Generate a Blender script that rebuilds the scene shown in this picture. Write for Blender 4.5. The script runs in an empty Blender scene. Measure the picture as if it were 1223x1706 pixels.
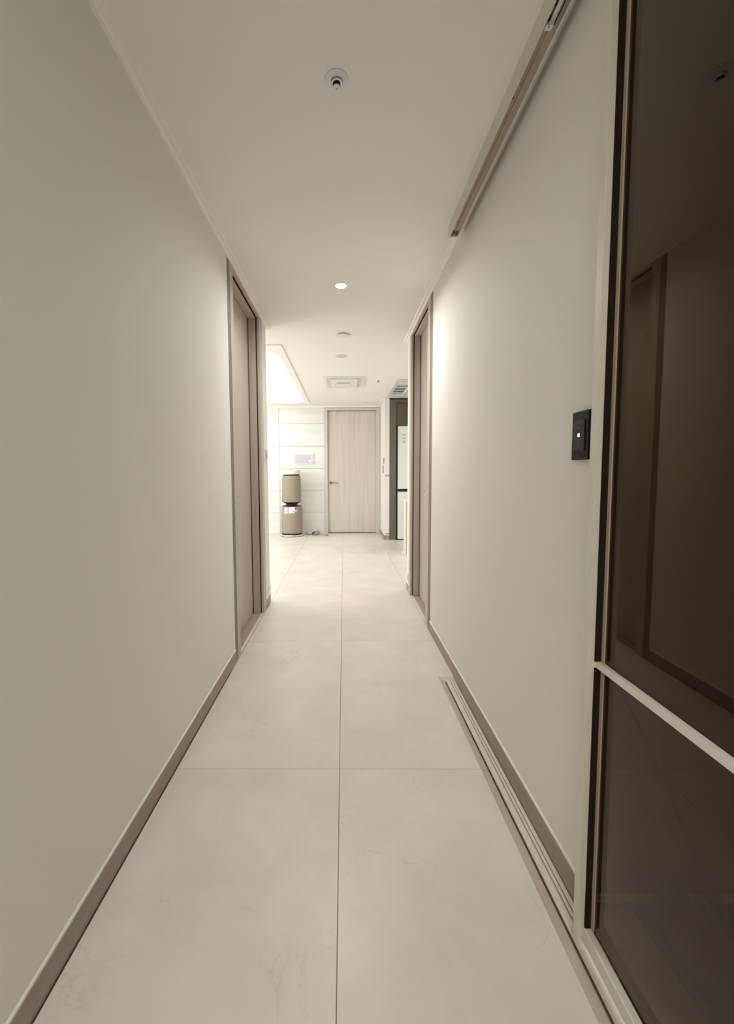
import bpy, bmesh, math, random
from mathutils import Matrix, Vector
random.seed(7)
SC = bpy.context.scene
COL = SC.collection

# ------------------------------------------------------------------ camera, world, exposure
F_PX, CX, CY, CAM_H = 702.5, 566.43, 837.57, 1.1003
cam_data = bpy.data.cameras.new('camera')
cam = bpy.data.objects.new('camera', cam_data)
COL.objects.link(cam)
cam_data.sensor_width = 36.0
cam_data.lens = F_PX / 1706.0 * 36.0
cam_data.shift_x = (611.5 - CX) / 1706.0
cam_data.shift_y = (CY - 853.0) / 1706.0
cam_data.clip_start = 0.02
rot = Matrix(((0.9999469, 0.0047174, 0.0091548), (0.0088003, 0.0703571, -0.9974831), (-0.0053496, 0.9975107, 0.0703118)))
cam.matrix_world = Matrix.Translation((0, 0, CAM_H)) @ rot.to_4x4()
SC.camera = cam

world = bpy.data.worlds.new('world')
SC.world = world
world.use_nodes = True
world.node_tree.nodes['Background'].inputs[0].default_value = (1.0, 0.93, 0.82, 1)
world.node_tree.nodes['Background'].inputs[1].default_value = 0.02

SC.view_settings.view_transform = 'Standard'
SC.view_settings.look = 'None'
SC.view_settings.exposure = 0.57
SC.view_settings.gamma = 1.0
SC.view_settings.use_curve_mapping = False

LIGHT_COL = (1.0, 0.99, 0.985)
SPOT_W = 7.9          # corridor downlight
HALL_FILL_W = 14.0          # added fill lamp at the entrance end, behind the photographer
PANEL_STRENGTH = 1.4   # ceiling light panel of the living room
LIVING_FILL_STRENGTH = 49.0  # added unseen globe lamp, lights the right door leaf from the living room
KITCHEN_FILL_W = 15.0       # added unseen kitchen fill lamp round the corner


# ------------------------------------------------------------------ materials
def nodes_of(name):
    m = bpy.data.materials.new(name)
    m.use_nodes = True
    nt = m.node_tree
    return m, nt, nt.nodes['Principled BSDF']


def pm(name, col, rough=0.6, metal=0.0, var=0.0, scale=30.0, bump=0.0, spec=0.5, stretch=(1, 1, 1)):
    m, nt, b = nodes_of(name)
    b.inputs['Roughness'].default_value = rough
    b.inputs['Metallic'].default_value = metal
    b.inputs['Specular IOR Level'].default_value = spec
    geo = nt.nodes.new('ShaderNodeNewGeometry')
    mp = nt.nodes.new('ShaderNodeMapping')
    mp.inputs['Scale'].default_value = stretch
    nz = nt.nodes.new('ShaderNodeTexNoise')
    nz.inputs['Scale'].default_value = scale
    nz.inputs['Detail'].default_value = 5
    nt.links.new(geo.outputs['Position'], mp.inputs['Vector'])
    nt.links.new(mp.outputs[0], nz.inputs['Vector'])
    mix = nt.nodes.new('ShaderNodeMix')
    mix.data_type = 'RGBA'
    a = tuple(max(0, c * (1 - var)) for c in col) + (1,)
    d = tuple(min(1, c * (1 + var)) for c in col) + (1,)
    mix.inputs[6].default_value = a
    mix.inputs[7].default_value = d
    nt.links.new(nz.outputs['Fac'], mix.inputs[0])
    nt.links.new(mix.outputs[2], b.inputs['Base Color'])
    if bump:
        bp = nt.nodes.new('ShaderNodeBump')
        bp.inputs['Strength'].default_value = bump
        bp.inputs['Distance'].default_value = 0.002
        nt.links.new(nz.outputs['Fac'], bp.inputs['Height'])
        nt.links.new(bp.outputs[0], b.inputs['Normal'])
    return m


def wood(name, c1, c2, rough=0.5, vertical=True, scale=1.0):
    m, nt, b = nodes_of(name)
    b.inputs['Roughness'].default_value = rough
    b.inputs['Specular IOR Level'].default_value = 0.35
    geo = nt.nodes.new('ShaderNodeNewGeometry')
    mp = nt.nodes.new('ShaderNodeMapping')
    mp.inputs['Scale'].default_value = (28 * scale, 28 * scale, 0.9) if vertical else (28, 0.9, 28)
    nt.links.new(geo.outputs['Position'], mp.inputs['Vector'])
    n1 = nt.nodes.new('ShaderNodeTexNoise')
    n1.inputs['Scale'].default_value = 1.0
    n1.inputs['Detail'].default_value = 6
    n1.inputs['Roughness'].default_value = 0.65
    nt.links.new(mp.outputs[0], n1.inputs['Vector'])
    mp2 = nt.nodes.new('ShaderNodeMapping')
    mp2.inputs['Scale'].default_value = (170, 170, 3) if vertical else (170, 3, 170)
    nt.links.new(geo.outputs['Position'], mp2.inputs['Vector'])
    n2 = nt.nodes.new('ShaderNodeTexNoise')
    n2.inputs['Scale'].default_value = 1.0
    n2.inputs['Detail'].default_value = 2
    nt.links.new(mp2.outputs[0], n2.inputs['Vector'])
    add = nt.nodes.new('ShaderNodeMath')
    add.operation = 'MULTIPLY_ADD'
    add.inputs[1].default_value = 0.35
    nt.links.new(n2.outputs['Fac'], add.inputs[0])
    nt.links.new(n1.outputs['Fac'], add.inputs[2])
    r = nt.nodes.new('ShaderNodeValToRGB')
    r.color_ramp.elements[0].position = 0.48
    r.color_ramp.elements[1].position = 0.88
    r.color_ramp.elements[0].color = c1 + (1,)
    r.color_ramp.elements[1].color = c2 + (1,)
    nt.links.new(add.outputs[0], r.inputs[0])
    nt.links.new(r.outputs[0], b.inputs['Base Color'])
    bp = nt.nodes.new('ShaderNodeBump')
    bp.inputs['Strength'].default_value = 0.08
    bp.inputs['Distance'].default_value = 0.001
    nt.links.new(n2.outputs['Fac'], bp.inputs['Height'])
    nt.links.new(bp.outputs[0], b.inputs['Normal'])
    return m


def stone(name, c_dark, c_mid, c_vein, rough, offset_scale=3.0, vein=0.5, stretch=(1, 1, 1)):
    """beige porcelain: soft clouds, small chips, thin pale cracks; every tile gets its own stretch of it"""
    m, nt, b = nodes_of(name)
    L = nt.links.new
    b.inputs['Roughness'].default_value = rough
    geo = nt.nodes.new('ShaderNodeNewGeometry')
    oi = nt.nodes.new('ShaderNodeObjectInfo')
    sc = nt.nodes.new('ShaderNodeVectorMath')
    sc.operation = 'SCALE'
    sc.inputs[0].default_value = (37, 61, 23)
    L(oi.outputs['Random'], sc.inputs['Scale'])
    ad = nt.nodes.new('ShaderNodeVectorMath')
    ad.operation = 'ADD'
    L(geo.outputs['Position'], ad.inputs[0])
    L(sc.outputs[0], ad.inputs[1])
    mp = nt.nodes.new('ShaderNodeMapping')
    mp.inputs['Scale'].default_value = stretch
    L(ad.outputs[0], mp.inputs['Vector'])
    n1 = nt.nodes.new('ShaderNodeTexNoise')
    n1.inputs['Scale'].default_value = offset_scale
    n1.inputs['Detail'].default_value = 7
    n1.inputs['Roughness'].default_value = 0.6
    n1.inputs['Distortion'].default_value = 0.4
    L(mp.outputs[0], n1.inputs['Vector'])
    r1 = nt.nodes.new('ShaderNodeValToRGB')
    r1.color_ramp.elements[0].position = 0.3
    r1.color_ramp.elements[1].position = 0.7
    r1.color_ramp.elements[0].color = c_dark + (1,)
    r1.color_ramp.elements[1].color = c_mid + (1,)
    L(n1.outputs['Fac'], r1.inputs[0])
    # thin veins: a narrow band of a distorted noise
    n2 = nt.nodes.new('ShaderNodeTexNoise')
    n2.inputs['Scale'].default_value = 2.2
    n2.inputs['Detail'].default_value = 8
    n2.inputs['Distortion'].default_value = 1.1
    L(mp.outputs[0], n2.inputs['Vector'])
    s = nt.nodes.new('ShaderNodeMath')
    s.operation = 'SUBTRACT'
    s.inputs[1].default_value = 0.5
    L(n2.outputs['Fac'], s.inputs[0])
    ab = nt.nodes.new('ShaderNodeMath')
    ab.operation = 'ABSOLUTE'
    L(s.outputs[0], ab.inputs[0])
    r2 = nt.nodes.new('ShaderNodeValToRGB')
    r2.color_ramp.elements[0].position = 0.0
    r2.color_ramp.elements[1].position = 0.007
    r2.color_ramp.elements[0].color = (1, 1, 1, 1)
    r2.color_ramp.elements[1].color = (0, 0, 0, 1)
    L(ab.outputs[0], r2.inputs[0])
    # veins only in some patches
    n3 = nt.nodes.new('ShaderNodeTexNoise')
    n3.inputs['Scale'].default_value = 5.0
    L(mp.outputs[0], n3.inputs['Vector'])
    r3 = nt.nodes.new('ShaderNodeValToRGB')
    r3.color_ramp.elements[0].position = 0.5
    r3.color_ramp.elements[1].position = 0.62
    L(n3.outputs['Fac'], r3.inputs[0])
    mu = nt.nodes.new('ShaderNodeMath')
    mu.operation = 'MULTIPLY'
    L(r2.outputs[0], mu.inputs[0])
    L(r3.outputs[0], mu.inputs[1])
    mu2 = nt.nodes.new('ShaderNodeMath')
    mu2.operation = 'MULTIPLY'
    mu2.inputs[1].default_value = vein
    L(mu.outputs[0], mu2.inputs[0])
    mx = nt.nodes.new('ShaderNodeMix')
    mx.data_type = 'RGBA'
    L(mu2.outputs[0], mx.inputs[0])
    L(r1.outputs[0], mx.inputs[6])
    mx.inputs[7].default_value = c_vein + (1,)
    L(mx.outputs[2], b.inputs['Base Color'])
    return m


def emit(name, col, strength):
    m = bpy.data.materials.new(name)
    m.use_nodes = True
    nt = m.node_tree
    nt.nodes.clear()
    e = nt.nodes.new('ShaderNodeEmission')
    e.inputs[0].default_value = col + (1,)
    e.inputs[1].default_value = strength
    o = nt.nodes.new('ShaderNodeOutputMaterial')
    nt.links.new(e.outputs[0], o.inputs[0])
    return m


def tinted_glass(name, tint):
    m, nt, b = nodes_of(name)
    b.inputs['Base Color'].default_value = tint + (1,)
    b.inputs['Transmission Weight'].default_value = 1.0
    b.inputs['Roughness'].default_value = 0.0
    b.inputs['IOR'].default_value = 1.5
    b.inputs['Specular Tint'].default_value = (0.82, 0.62, 0.42, 1)
    return m


M = {}
M['wall'] = pm('wallpaper', (0.83, 0.815, 0.76), 0.7, var=0.015, scale=260, bump=0.10, spec=0.25)
M['ceiling'] = pm('ceiling_paper', (0.90, 0.885, 0.825), 0.85, var=0.015, scale=260, bump=0.10, spec=0.2)
M['moulding'] = pm('white_moulding', (0.93, 0.905, 0.84), 0.45, var=0.01)
M['caulk'] = pm('white_caulk', (0.85, 0.83, 0.77), 0.6)
M['floor'] = stone('porcelain_floor', (0.70, 0.645, 0.575), (0.80, 0.75, 0.68), (0.54, 0.48, 0.41), 0.38, 4.0, 0.35)
M['border'] = stone('porcelain_border', (0.62, 0.53, 0.455), (0.71, 0.62, 0.54), (0.5, 0.43, 0.36), 0.4, 3.0, 0.3)
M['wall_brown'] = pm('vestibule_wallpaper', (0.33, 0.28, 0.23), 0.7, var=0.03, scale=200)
M['grout'] = pm('floor_grout', (0.42, 0.37, 0.32), 0.9)
M['wall_tile'] = stone('wall_tile', (0.76, 0.765, 0.73), (0.85, 0.855, 0.82), (0.72, 0.72, 0.68), 0.35, 2.0, 0.3, (0.6, 1, 4))
M['wall_grout'] = pm('wall_grout', (0.42, 0.42, 0.40), 0.9)
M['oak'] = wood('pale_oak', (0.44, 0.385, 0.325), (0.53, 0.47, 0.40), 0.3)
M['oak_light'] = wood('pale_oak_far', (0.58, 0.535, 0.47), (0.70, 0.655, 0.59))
M['frame_oak'] = wood('frame_oak', (0.50, 0.43, 0.355), (0.57, 0.495, 0.415))
M['groove'] = pm('olive_groove', (0.24, 0.22, 0.165), 0.6, var=0.05)
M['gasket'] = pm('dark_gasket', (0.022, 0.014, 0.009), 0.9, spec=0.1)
M['gap_brown'] = pm('brown_gap_line', (0.10, 0.072, 0.05), 0.8, spec=0.1)  # colour of the dark lines at door leaf edges and track gap
M['handle'] = pm('dark_nickel', (0.30, 0.28, 0.25), 0.3, 0.7)
M['base'] = wood('baseboard_oak', (0.33, 0.275, 0.22), (0.42, 0.355, 0.29), vertical=False)
M['sill'] = wood('threshold_oak', (0.36, 0.295, 0.24), (0.43, 0.36, 0.295), vertical=False)
M['alu'] = pm('champagne_aluminium', (0.70, 0.65, 0.56), 0.42, 0.0, var=0.03, scale=80)
M['alu_tan'] = pm('bronze_aluminium', (0.48, 0.395, 0.30), 0.5, 0.0, var=0.03)
M['alu_light'] = pm('pale_aluminium', (0.76, 0.72, 0.64), 0.38, 0.0, var=0.02)
M['steel'] = pm('brushed_steel', (0.55, 0.56, 0.56), 0.32, 0.9, var=0.05)
M['chrome'] = pm('chrome', (0.80, 0.80, 0.80), 0.12, 1.0)
M['black'] = pm('black_plastic', (0.012, 0.012, 0.013), 0.35)
M['black_soft'] = pm('black_rubber', (0.02, 0.018, 0.016), 0.7)
M['switch'] = pm('dark_switch', (0.022, 0.016, 0.015), 0.5, spec=0.12)
M['switch_key'] = pm('dark_switch_key', (0.028, 0.021, 0.020), 0.4, spec=0.15)
M['white'] = pm('white_plastic', (0.84, 0.83, 0.80), 0.4)
M['white_cool'] = pm('white_enamel', (0.80, 0.81, 0.81), 0.35)
M['cream'] = pm('cream_plastic', (0.82, 0.77, 0.68), 0.35)
M['lavender'] = pm('lavender_grey', (0.62, 0.60, 0.66), 0.5, var=0.04, scale=400)
M['grey'] = pm('grey_plastic', (0.33, 0.33, 0.34), 0.5)
M['fabric'] = pm('woven_taupe', (0.335, 0.28, 0.215), 0.8, var=0.15, scale=60, bump=0.3, stretch=(6, 6, 0.3))
M['cab_grey'] = pm('grey_laminate', (0.135, 0.122, 0.102), 0.5, var=0.04)
M['cab_olive'] = pm('olive_laminate', (0.095, 0.080, 0.055), 0.5, var=0.04)
M['fridge'] = pm('white_glass_door', (0.78, 0.80, 0.77), 0.22)
M['ink'] = pm('grey_ink', (0.16, 0.16, 0.16), 0.6)
M['purple'] = pm('purple_ink', (0.22, 0.16, 0.42), 0.5)
M['pink'] = pm('pale_print', (0.74, 0.72, 0.77), 0.5)
M['vane'] = pm('pale_vane', (0.70, 0.70, 0.70), 0.45)
M['table'] = pm('beige_table', (0.66, 0.58, 0.47), 0.5, var=0.04)
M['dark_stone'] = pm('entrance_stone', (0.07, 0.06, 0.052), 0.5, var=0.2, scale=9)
M['brown'] = pm('dark_leather', (0.035, 0.022, 0.018), 0.5, var=0.2)
M['glass'] = tinted_glass('bronze_glass', (0.30, 0.24, 0.18))
M['glow'] = emit('lamp_glow', (1.0, 0.98, 0.94), 26.0)
M['panel_glow'] = emit('panel_glow', (1.0, 1.0, 0.985), PANEL_STRENGTH)
M['fill_glow'] = emit('fill_glow', (1.0, 1.0, 1.0), LIVING_FILL_STRENGTH)
M['led'] = emit('blue_led', (0.35, 0.55, 1.0), 2.2)
M['led_dim'] = emit('dim_led', (0.5, 0.36, 0.22), 0.12)


# ------------------------------------------------------------------ mesh helpers
def B():
    return bmesh.new()


def box(bm, x0, x1, y0, y1, z0, z1, bev=0.0):
    x0, x1 = min(x0, x1), max(x0, x1)
    y0, y1 = min(y0, y1), max(y0, y1)
    z0, z1 = min(z0, z1), max(z0, z1)
    v = [bm.verts.new((x, y, z)) for x in (x0, x1) for y in (y0, y1) for z in (z0, z1)]
    fs = [(0, 1, 3, 2), (4, 6, 7, 5), (0, 4, 5, 1), (2, 3, 7, 6), (0, 2, 6, 4), (1, 5, 7, 3)]
    faces = [bm.faces.new([v[i] for i in f]) for f in fs]
    if bev:
        ed = list({e for f in faces for e in f.edges})
        bmesh.ops.bevel(bm, geom=ed, offset=bev, segments=2, affect='EDGES', profile=0.6)
    return bm


def prism(bm, poly, a0, a1, axis='y'):
    """extrude a 2-D polygon; axis y: poly in (x, z); axis z: poly in (x, y); axis x: poly in (y, z)"""
    def P(p, a):
        if axis == 'y':
            return (p[0], a, p[1])
        if axis == 'z':
            return (p[0], p[1], a)
        return (a, p[0], p[1])
    lo = [bm.verts.new(P(p, a0)) for p in poly]
    hi = [bm.verts.new(P(p, a1)) for p in poly]
    n = len(poly)
    bm.faces.new(lo)
    bm.faces.new(hi[::-1])
    for i in range(n):
        bm.faces.new((lo[i], hi[i], hi[(i + 1) % n], lo[(i + 1) % n]))
    bmesh.ops.recalc_face_normals(bm, faces=bm.faces[:])
    return bm


def lathe(bm, prof, cx=0, cy=0, cz=0, n=48, cap=True):
    rings = []
    for r, z in prof:
        rings.append([bm.verts.new((cx + r * math.cos(2 * math.pi * i / n), cy + r * math.sin(2 * math.pi * i / n), cz + z)) for i in range(n)])
    for a, b in zip(rings, rings[1:]):
        for i in range(n):
            bm.faces.new((a[i], a[(i + 1) % n], b[(i + 1) % n], b[i]))
    if cap:
        bm.faces.new(rings[0])
        bm.faces.new(rings[-1])
    bmesh.ops.recalc_face_normals(bm, faces=bm.faces[:])
    return bm


def cyl_between(bm, p, q, r0, r1=None, n=16):
    r1 = r0 if r1 is None else r1
    p, q = Vector(p), Vector(q)
    d = (q - p).normalized()
    u = d.orthogonal().normalized()
    w = d.cross(u)
    ra, rb = [], []
    for i in range(n):
        t = 2 * math.pi * i / n
        o = u * math.cos(t) + w * math.sin(t)
        ra.append(bm.verts.new(p + o * r0))
        rb.append(bm.verts.new(q + o * r1))
    for i in range(n):
        bm.faces.new((ra[i], ra[(i + 1) % n], rb[(i + 1) % n], rb[i]))
    bm.faces.new(ra[::-1])
    bm.faces.new(rb)
    bmesh.ops.recalc_face_normals(bm, faces=bm.faces[:])
    return bm


def tube(bm, pts, r, n=8):
    pts = [Vector(p) for p in pts]
    sm = []
    for i in range(len(pts) - 1):
        p0, p1, p2, p3 = pts[max(i - 1, 0)], pts[i], pts[i + 1], pts[min(i + 2, len(pts) - 1)]
        for k in range(6):
            t = k / 6
            sm.append(0.5 * (2 * p1 + (p2 - p0) * t + (2 * p0 - 5 * p1 + 4 * p2 - p3) * t * t + (3 * p1 - p0 - 3 * p2 + p3) * t ** 3))
    sm.append(pts[-1])
    rings = []
    for i, p in enumerate(sm):
        d = (sm[min(i + 1, len(sm) - 1)] - sm[max(i - 1, 0)]).normalized()
        u = d.cross(Vector((0, 0, 1)))
        u = u.normalized() if u.length > 1e-4 else Vector((1, 0, 0))
        w = d.cross(u)
        rings.append([bm.verts.new(p + u * r * math.cos(2 * math.pi * j / n) + w * r * math.sin(2 * math.pi * j / n)) for j in range(n)])
    for a, b in zip(rings, rings[1:]):
        for j in range(n):
            bm.faces.new((a[j], a[(j + 1) % n], b[(j + 1) % n], b[j]))
    bm.faces.new(rings[0])
    bm.faces.new(rings[-1])
    bmesh.ops.recalc_face_normals(bm, faces=bm.faces[:])
    return bm


def arc_patch(bm, cx, cy, r0, r1, a0, a1, z0, z1, th=0.0015, n=10):
    """a label bent round a cone of radius r0 (at z0) to r1 (at z1)"""
    vs = []
    for k in range(n + 1):
        a = a0 + (a1 - a0) * k / n
        c, s = math.cos(a), math.sin(a)
        vs.append([bm.verts.new((cx + (r + t) * c, cy + (r + t) * s, z)) for r, z, t in ((r0, z0, 0), (r1, z1, 0), (r1, z1, th), (r0, z0, th))])
    for a, b in zip(vs, vs[1:]):
        for j in range(4):
            bm.faces.new((a[j], a[(j + 1) % 4], b[(j + 1) % 4], b[j]))
    bm.faces.new(vs[0])
    bm.faces.new(vs[-1])
    bmesh.ops.recalc_face_normals(bm, faces=bm.faces[:])
    return bm


def mesh_from(bm, name, mat, base=(0, 0, 0), smooth=False):
    if base != (0, 0, 0):
        bmesh.ops.translate(bm, vec=-Vector(base), verts=bm.verts[:])
    me = bpy.data.meshes.new(name)
    bm.to_mesh(me)
    bm.free()
    me.materials.append(mat)
    if smooth:
        for p in me.polygons:
            p.use_smooth = True
        try:
            me.set_sharp_from_angle(angle=math.radians(35))
        except Exception:
            pass
    return me


def world_loc(o):
    v = Vector(o.location)
    while o.parent:
        o = o.parent
        v += Vector(o.location)
    return v


def obj(name, bm, mat, parent=None, base=None, smooth=False, label=None):
    """one mesh object; vertices come in world coordinates"""
    off = world_loc(parent) if parent else Vector((0, 0, 0))
    b = Vector(base) if base else off
    me = mesh_from(bm, name, M[mat], tuple(b), smooth)
    o = bpy.data.objects.new(name, me)
    COL.objects.link(o)
    o.parent = parent
    o.location = b - off
    if label:
        o['label'] = label
    return o


def thing(name, base, label, cat, group=None):
    o = bpy.data.objects.new(name, None)
    o.empty_display_size = 0.05
    COL.objects.link(o)
    o.location = base
    return tag(o, label, cat, group)


def tag(o, label, cat, group=None):
    o['label'] = label
    o['category'] = cat
    if group:
        o['group'] = group
    return o


def struct(name, bm, mat, **k):
    o = obj(name, bm, mat, **k)
    o['kind'] = 'structure'
    return o


def struct_root(name, base, label=None):
    o = bpy.data.objects.new(name, None)
    o.empty_display_size = 0.05
    COL.objects.link(o)
    o.location = base
    o['kind'] = 'structure'
    if label:
        o['label'] = label
    return o


# ------------------------------------------------------------------ dimensions (metres)
H = 2.30
WL, WR = -0.6390, 0.5945         # corridor wall faces
BL, BR = -0.6335, 0.5886         # baseboard and casing faces
YB = -1.6                        # end of the corridor behind the photographer
YL, YR = 3.56, 3.94              # corridor mouth, left and right
YF = 7.666                       # far wall
XW, XE = -4.6, 3.4               # living room and kitchen side walls
YD = 1.018                       # entrance vestibule's far wall (behind the glass door)
XV = 2.3

# ------------------------------------------------------------------ floor
bm = B()
box(bm, XW - .1, XE + .1, YB - .1, YF + .3, -0.06, -0.0145)
floor = struct('floor', bm, 'grout')
J = 0.0009
xj = [-0.0202 + 0.61 * k for k in range(-8, 7)]
yj = [1.4982 + 1.2 * k for k in range(-3, 7)]


def poly_tile(name, poly, mat='floor', bev=0.0006):
    b_ = B()
    prism(b_, poly, -0.0145, -bev, 'z')
    top = [f for f in b_.faces if abs(f.normal.z) > .9 and f.calc_center_median().z > -0.007]
    r = bmesh.ops.inset_region(b_, faces=top, thickness=bev)
    for f in top:
        for v in f.verts:
            v.co.z = 0.0
    return obj(name, b_, mat, parent=floor)


XBORD, XGRV, YT = 0.505, 0.535, 2.21
for i in range(len(xj) - 1):
    for k in range(len(yj) - 1):
        x0, x1, y0, y1 = xj[i] + J, xj[i + 1] - J, yj[k] + J, yj[k + 1] - J
        y1 = min(y1, YF)
        if y1 <= YB or y1 - y0 < 0.02:
            continue
        y0 = max(y0, YB)
        in_corr = x1 > -0.66 and x0 < 0.6 and x0 < 0.58 and x1 > -0.6
        if in_corr:
            x0, x1 = max(x0, -0.70), min(x1, 0.70)
            right = x1 > 0.3
            if right and y1 < YT:
                poly_tile('tile', [(x0, y0), (XBORD, y0), (XBORD, y1), (x0, y1)])
            elif right and y0 < YT:
                poly_tile('tile', [(x0, y0), (XBORD, y0), (XBORD, YT), (x1, YT), (x1, y1), (x0, y1)])
            else:
                poly_tile('tile', [(x0, y0), (x1, y0), (x1, y1), (x0, y1)])
        else:
            x0, x1 = max(x0, XW), min(x1, XE)
            y0 = max(y0, YL - .02 if x1 < 0 else YR - .02)
            if y1 - y0 < 0.03 or x1 - x0 < 0.03:
                continue
            poly_tile('tile', [(x0, y0), (x1, y0), (x1, y1), (x0, y1)])
# strip of tile at the casing thresholds (corridor edge outside the 0.61 grid)
bm = B(); box(bm, 0.5905, 0.72, 2.72, 3.9, -0.0145, -0.0002); obj('tile', bm, 'floor', parent=floor)
bm = B(); box(bm, -0.78, -0.6325, 2.3, 3.58, -0.0145, -0.0002); obj('tile', bm, 'floor', parent=floor)
# sloping border that dips to the floor track
for y0, y1 in ((YB, yj[2] - J), (yj[2] + J, yj[3] - J), (yj[3] + J, YT)):
    if y1 < YB or y0 > YT:
        continue
    y0 = max(y0, YB)
    b_ = B()
    e = 0.032 if y1 == YT else 0.0
    vs = [(XBORD, y0, 0), (XGRV, y0, -0.0125), (XGRV, y1 - e, -0.0125), (XBORD, y1, 0)]
    lo = [(a, b, -0.0145) for a, b, c in vs]
    v = [b_.verts.new(p) for p in vs + lo]
    for f in ((0, 1, 2, 3), (7, 6, 5, 4), (0, 4, 5, 1), (1, 5, 6, 2), (2, 6, 7, 3), (3, 7, 4, 0)):
        b_.faces.new([v[q] for q in f])
    obj('border_tile', b_, 'border', parent=floor)
b_ = B()
vs = [(XBORD, YT, 0), (XGRV, YT - .032, -0.0125), (BR - .0005, YT - .032, -0.0125), (BR - .0005, YT, 0)]
v = [b_.verts.new(p) for p in vs + [(a, b, -0.0145) for a, b, c in vs]]
for f in ((0, 1, 2, 3), (7, 6, 5, 4), (0, 4, 5, 1), (1, 5, 6, 2), (2, 6, 7, 3), (3, 7, 4, 0)):
    b_.faces.new([v[q] for q in f])
bmesh.ops.recalc_face_normals(b_, faces=b_.faces[:])
obj('border_tile', b_, 'border', parent=floor)

# ------------------------------------------------------------------ ceiling
LX0, LX1, LY0, LY1 = -3.0, -0.648, 4.14, 7.27      # light panel opening
bm = B()
box(bm, XW - .1, XE + .1, YB - .1, LY0 + .001, H, H + .12)
box(bm, XW - .1, XE + .1, LY1 - .001, YF + .3, H, H + .12)
box(bm, XW - .1, LX0 + .001, LY0, LY1, H, H + .12)
box(bm, LX1 - .001, XE + .1, LY0, LY1, H, H + .12)
struct('ceiling', bm, 'ceiling')

# ------------------------------------------------------------------ walls
DL = (2.445, 3.335)      # left door hole
DR = (2.925, 3.785)      # right door hole
ZH = 2.288               # top of the door holes
bm = B()
box(bm, WL - .16, WL, YB, DL[0], -.01, H)
box(bm, WL - .16, WL, DL[0], DL[1], ZH, H)
box(bm, WL - .16, WL, DL[1], YL, -.01, H)
struct('wall_left', bm, 'wall')
bm = B()
box(bm, WR, WR + .14, YD, DR[0], -.0145, H)
box(bm, WR, WR + .14, YB, -.60, -.0145, H)
box(bm, WR, WR + .14, DR[0], DR[1], ZH, H)
box(bm, WR, WR + .14, DR[1], YR, -.0145, H)
struct('wall_right', bm, 'wall')
bm = B(); box(bm, WL - .16, XV + .1, YB - .1, YB, -.0145, H); struct('wall_rear', bm, 'wall')
bm = B(); box(bm, XW, WL - .16, YL - .1, YL, -.0145, H); struct('wall_living_near', bm, 'wall')
bm = B(); box(bm, WR + .14, XE, YR - .1, YR, -.0145, H); struct('wall_kitchen_near', bm, 'wall')
bm = B(); box(bm, XW - .1, XW, YL - .1, YF + .1, -.0145, H); struct('wall_living_side', bm, 'wall')
bm = B(); box(bm, XE, XE + .1, YR - .1, YF + .1, -.0145, H); struct('wall_kitchen_side', bm, 'wall')
# entrance vestibule behind the tinted door
bm = B(); box(bm, WR + .002, WR + .14, YD - .004, YD - .0005, -.0145, H)
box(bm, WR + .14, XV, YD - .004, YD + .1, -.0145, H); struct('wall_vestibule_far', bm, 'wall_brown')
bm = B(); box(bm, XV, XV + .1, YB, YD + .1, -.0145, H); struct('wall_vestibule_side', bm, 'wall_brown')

# far wall: backing, tiles, column that stands out on the right
FX0, FX1, FZ = -0.351, 0.6545, 2.263        # far door frame outside
bm = B()
box(bm, XW - .1, FX0 + .02, YF + .008, YF + .16, -.0145, H)
box(bm, FX1 - .02, XE + .1, YF + .008, YF + .16, -.0145, H)
box(bm, FX0 + .02, FX1 - .02, YF + .008, YF + .16, FZ - .02, H)
wall_far = struct('wall_far', bm, 'wall_grout')
zrow = [0.0, 0.379, 0.779, 1.183, 1.586, 1.990, 2.275]
xcol = [FX0 - 0.001, -1.161, -1.971, -2.781, -3.591, -4.401, XW]
g = 0.003
for i in range(len(xcol) - 1):
    for k in range(6):
        if xcol[i] - xcol[i + 1] < .05:
            continue
        bm = B()
        box(bm, xcol[i + 1] + g, xcol[i] - (g if i else 0), YF, YF + .0085, zrow[k] + (g if k else 0.001), zrow[k + 1] - g, 0.0012)
        obj('tile', bm, 'wall_tile', parent=wall_far)
bm = B(); box(bm, FX1 + .0005, XE, YF, YF + .0085, 0, H - .02); obj('plaster_panel', bm, 'wall', parent=wall_far)

XC0, XC1, YC = 0.664, 0.742, 6.872          # column beside the tall cabinet
bm = B(); box(bm, XC0, XC1, YC, YF, -.002, H); struct('wall_column', bm, 'wall')
bm = B()
box(bm, XC0 - .007, XC0, YC - .007, YF, 0, .075)
box(bm, XC0 - .007, XC1, YC - .007, YC, 0, .075)
struct('baseboard_column', bm, 'base')


# ------------------------------------------------------------------ crown mouldings and baseboards
def crown(name, poly, a0, a1, axis):
    b_ = B(); prism(b_, poly, a0, a1, axis)
    return struct(name, b_, 'moulding')


def crown_x(face, s):        # profile in (x, z): s = +1 room lies to +x
    return [(face, H), (face, H - .012), (face + s * .012, H - .012), (face + s * .016, H - .007), (face + s * .036, H - .006), (face + s * .038, H)]


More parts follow.
